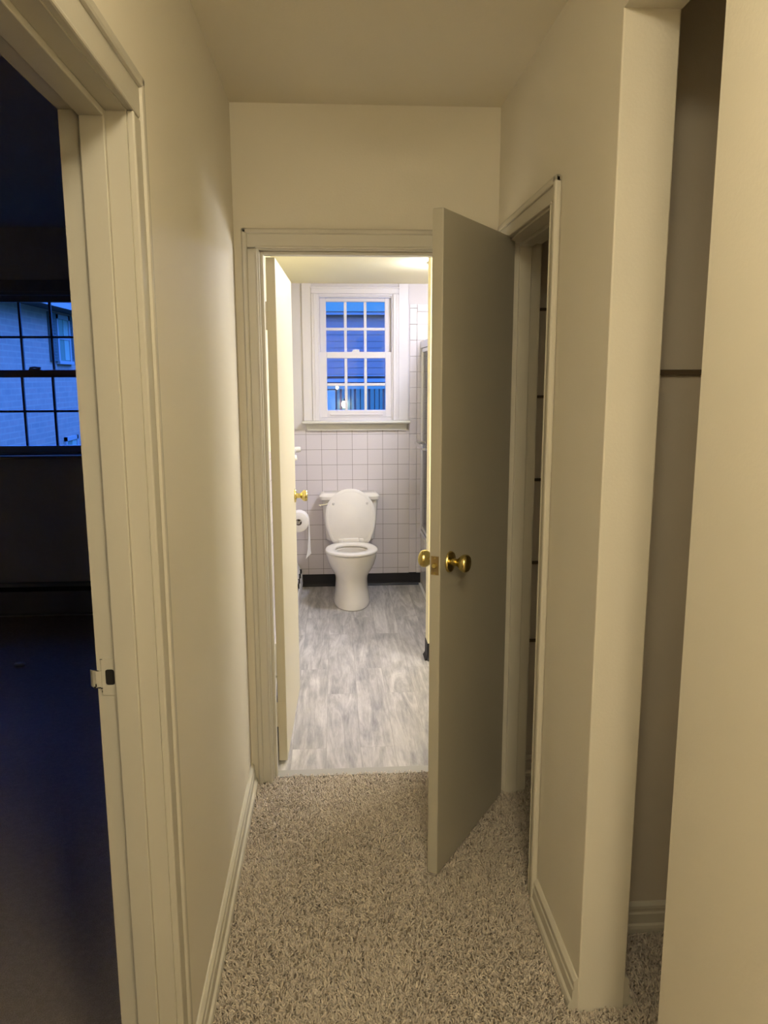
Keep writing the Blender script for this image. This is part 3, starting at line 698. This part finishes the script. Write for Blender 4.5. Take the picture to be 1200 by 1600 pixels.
# sliding shower doors
sd = thing('shower_door', 'sliding glass shower doors in a metal frame on the tub', 'shower door', (0.66, 5.0, 0.412))
YT0, YT1 = Y0T+0.001, Y1T-0.001
MB().box(0.640, YT0, 0.412, 0.690, YT1, 0.440, 0.003).box(0.655, YT0+0.02, 0.44, 0.660, YT1-0.02, 0.447).build('bottom_track', M['alu'], sd)
MB().box(0.636, YT0, 1.785, 0.694, YT1, 1.835, 0.003).build('header_rail', M['alu'], sd)
for ya in (YT0, YT1-0.028): MB().box(0.640, ya, 0.440, 0.690, ya+0.028, 1.785, 0.002).build('side_jamb', M['alu'], sd)
for xg, ya, yb in ((0.652, 4.95, YT1-0.035), (0.676, YT0+0.035, 5.10)):
    fr = MB(); z0, z1 = 0.450, 1.782
    fr.box(xg-0.008, ya, z0, xg+0.008, ya+0.022, z1, 0.002).box(xg-0.008, yb-0.022, z0, xg+0.008, yb, z1, 0.002).box(xg-0.008, ya, z0, xg+0.008, yb, z0+0.024, 0.002).box(xg-0.008, ya, z1-0.024, xg+0.008, yb, z1, 0.002)
    pn = fr.build('sliding_panel', M['alu'], sd)
    MB().box(xg-0.0025, ya+0.02, z0+0.02, xg+0.0025, yb-0.02, z1-0.02).build('glass', M['showerglass'], pn)
    if xg < 0.66:
        zb = 1.118; br = MB(); br.box(0.566, 4.985, zb-0.010, 0.578, 5.50, zb+0.010, 0.003)
        for yy in (4.985, 5.480): br.box(0.576, yy, zb-0.010, 0.646, yy+0.02, zb+0.010, 0.003)
        br.build('towel_rail', M['chrome'], pn)

# ------------------------------------------------------------------ bedroom things
pts = [(YW, 0.02), (YW, 0.235), (YW-0.05, 0.235), (YW-0.075, 0.19), (YW-0.075, 0.04), (YW-0.05, 0.02)]
heater('dark baseboard heater under the bedroom window', pts, [(YW-0.055, 0.215), (YW-0.068, 0.218), (YW-0.080, 0.19), (YW-0.06, 0.19)], 0, -3.9, XLO-0.02, M['bedtrim'], loc=(-2.2, YW, 0))
b = MB(); b.loft([[(-1.775+r*1.5*math.cos(2*PI*i/14), 4.241+r*math.sin(2*PI*i/14), z) for i in range(14)] for r, z in ((0.018, -0.004), (0.022, 0.004), (0.018, 0.012), (0.006, 0.016))])
tag(b.build('carpet_scrap', plain('grey_scrap', (0.42, 0.42, 0.42), 0.7), None, smooth=True), 'small dark scrap lying on the bedroom carpet', 'scrap')

# ------------------------------------------------------------------ carpet pile of the hall and closets
def pile(areas, density, seed, label):
    rng = np.random.default_rng(seed); P = []
    for x0, y0, x1, y1 in areas:
        n = int((x1-x0)*(y1-y0)*density); P.append(np.column_stack([rng.uniform(x0, x1, n), rng.uniform(y0, y1, n)]))
    P = np.concatenate(P); n = len(P)
    hgt = rng.uniform(0.009, 0.0175, n); ph = rng.uniform(0, 2*PI, n); r0 = rng.uniform(0.0025, 0.0042, n)
    # nap direction wanders over the carpet
    la = 2.2*np.sin(P[:, 0]*9+1.3)*np.cos(P[:, 1]*7)+rng.normal(0, 1.5, n); ln = rng.uniform(0.1, 0.95, n)*hgt
    V = np.zeros((n, 9, 3)); sides = 3
    for lv, (hh, rr, lf) in enumerate(((0, 1.0, 0), (0.6, 1.05, 0.35), (1.0, 0.55, 1.0))):
        for k in range(sides):
            a = ph+2*PI*k/sides+lv*0.7
            V[:, lv*3+k, 0] = P[:, 0]+np.cos(la)*ln*lf+rr*r0*np.cos(a)
            V[:, lv*3+k, 1] = P[:, 1]+np.sin(la)*ln*lf+rr*r0*np.sin(a)
            V[:, lv*3+k, 2] = FL-0.0005+hgt*hh+(0.0012*np.sin(a*1.0) if lv == 2 else 0)
    V[:, :, 0] = np.clip(V[:, :, 0], min(a[0] for a in areas), max(a[2] for a in areas))
    q = []
    for lv in (0, 1):
        for k in range(3): q.append((lv*3+k, lv*3+(k+1) % 3, lv*3+3+(k+1) % 3, lv*3+3+k))
    q = np.array(q); loops = []; base = (np.arange(n)*9)[:, None]
    quads = (base[:, :, None]+q[None]).reshape(n, -1); tri = base+np.array([[6, 7, 8]])
    loops = np.concatenate([quads, tri], axis=1).reshape(-1)
    sizes = np.tile(np.array([4]*6+[3]), n); starts = np.concatenate([[0], np.cumsum(sizes)[:-1]])
    me = bpy.data.meshes.new('carpet_pile'); me.vertices.add(n*9); me.vertices.foreach_set('co', V.reshape(-1))
    me.loops.add(len(loops)); me.loops.foreach_set('vertex_index', loops.astype(np.int32))
    me.polygons.add(len(sizes)); me.polygons.foreach_set('loop_start', starts.astype(np.int32)); me.polygons.foreach_set('loop_total', sizes.astype(np.int32))
    me.update(calc_edges=True); me.validate()
    me.polygons.foreach_set('use_smooth', [True]*len(me.polygons))
    me.materials.append(M['pile'])
    o = bpy.data.objects.new('carpet_pile', me); COL.objects.link(o); o['kind'] = 'stuff'
    tag(o, label, 'carpet')
pile([(XL+0.012, 1.15, XR, 2.874), (-0.257, 2.86, 0.525, 2.908)], 34000, 5, 'short beige twist carpet pile covering the hall floor')
pile([(XR+0.001, 2.158, XRO, 2.730), (XRO, 2.085, XE-0.1, 2.835)], 34000, 6, 'beige carpet pile inside the linen closet behind the half open door')
pile([(XR+0.001, 1.25, XRO, 1.68), (XRO, 1.075, XE-0.1, 1.940)], 34000, 7, 'beige carpet pile inside the doorless closet at the wall end')

# ------------------------------------------------------------------ outside: neighbouring houses
struct('ground', MB().box(-40, 6.2, -3.2, 40, 60, -3.0), M['grass'])
bh = thing('brick_house', 'brick house with shuttered window seen through the bedroom window', 'house', (-8, 15, -3.0))
MB().box(-14, 9.0, -3.0, -6.0, 26.0, 3.0).build('brick_wall', M['brick'], bh)
MB().prism([(-5.62, 2.98), (-5.62, 3.09), (-10, 5.2), (-14.4, 3.09), (-14.4, 2.98)], 1, 8.7, 26.3).build('roof', M['roof'], bh)
MB().box(-5.66, 8.7, 2.99, -5.58, 26.3, 3.11).build('gutter', M['extwhite'], bh)
def ext_window(yc, z0, z1, hw, shut):
    fr = MB(); fr.box(-6.0, yc-hw, z0, -5.95, yc-hw+0.09, z1).box(-6.0, yc+hw-0.09, z0, -5.95, yc+hw, z1).box(-6.0, yc-hw, z1-0.09, -5.95, yc+hw, z1).box(-6.02, yc-hw-0.05, z0-0.07, -5.92, yc+hw+0.05, z0)
    fr.box(-6.0, yc-hw, (z0+z1)/2-0.03, -5.955, yc+hw, (z0+z1)/2+0.03)
    fo = fr.build('window_frame', M['extwhite'], bh)
    MB().box(-6.0, yc-hw+0.05, z0, -5.975, yc+hw-0.05, z1-0.03).build('pane', M['extglass'], fo)
    MB().box(-5.975, yc+0.02, z0+0.02, -5.968, yc+hw-0.09, z1-0.05).build('curtain', M['curtain'], fo)
    if shut:
        for y0 in (yc-hw-0.44, yc+hw+0.02):
            s_ = MB(); s_.box(-6.0, y0, z0-0.02, -5.955, y0+0.42, z1+0.02, 0.01)
            for k in range(14): s_.box(-5.96, y0+0.06, z0+0.06+k*(z1-z0-0.1)/14, -5.945, y0+0.36, z0+0.10+k*(z1-z0-0.1)/14)
            s_.build('shutter', M['slate'], bh)
ext_window(18.0, 1.93, 2.92, 0.42, True); ext_window(18.05, -1.05, 0.26, 0.42, False)

nh = thing('neighbour_house', 'violet-grey sided house with porch seen through the bathroom window', 'house', (0.4, 14, -3.0))
sd_ = MB(); sd_.box(-1.3, 14.05, -3.0, 3.2, 20, 2.62)
sd_.build('house_wall', M['extgrey'], nh)
lp_ = MB()
for k in range(9): lp_.prism([(14.05, 1.62+k*0.115), (14.042, 1.62+k*0.115), (14.048, 1.735+k*0.115), (14.05, 1.735+k*0.115)], 0, -1.3, 3.2)
lp_.build('lap_siding', M['extgrey'], nh)
MB().box(-1.5, 13.96, 2.645, 3.4, 14.1, 2.70).build('gutter', M['extwhite'], nh)
MB().prism([(13.94, 2.70), (20.3, 2.70), (17, 2.85)], 0, -1.5, 3.4).build('roof', M['roof'], nh)
MB().box(-1.3, 13.95, 1.48, 3.2, 14.05, 1.54).box(-1.3, 13.98, 1.585, 3.2, 14.05, 1.60).build('porch_band', M['extwhite'], nh)
MB().box(-1.3, 14.0, 1.36, 3.2, 14.05, 1.46).build('porch_frieze', M['curtain'], nh)
bb = MB()
for k in range(26): bb.box(0.05+k*0.085, 14.0, -0.5, 0.10+k*0.085+(0.02 if k % 3 else 0), 14.045, 1.36, 0.004)
bb.build('batten_siding', M['extglass'], nh)
MB().box(-0.30, 13.98, -0.6, 0.02, 14.045, 1.34).build('porch_door', M['curtain'], nh)
MB().box(-0.24, 13.965, 0.1, -0.06, 13.982, 1.22, 0.004).build('door_panel', M['curtain'], nh)
def ext_lamp(x, z, r, s_, label):
    t = thing('wall_lantern', label, 'lantern', (x, 13.9, z))
    MB().lathe([(0.0005, r*1.5), (r*0.9, r*1.2), (r*1.05, r*1.1), (r*0.9, r*1.05), (0.0005, r*1.05)], Matrix.Translation((x, 13.9, z)), 16).build('lantern_cap', M['black'], t)
    MB().lathe([(0.0005, -r*1.1), (r*0.6, -r), (r*0.95, -r*0.3), (r*0.95, r*0.5), (r*0.7, r), (0.0005, r*1.05)], Matrix.Translation((x, 13.9, z)), 16).build('lamp_glass', emit('lantern_glow', (1.0, 0.93, 0.62), s_), t, smooth=True)
    MB().tube([(x, 13.9, z+r*1.5), (x, 13.95, z+r*1.8), (x, 14.03, z+r*1.8)], 0.012).build('bracket', M['black'], t)
ext_lamp(0.185, 1.09, 0.055, 14.0, 'lit lantern low beside the porch door outside the bathroom window')
ext_lamp(0.055, 1.385, 0.026, 6.0, 'small lit lantern higher on the porch wall outside the bathroom window')
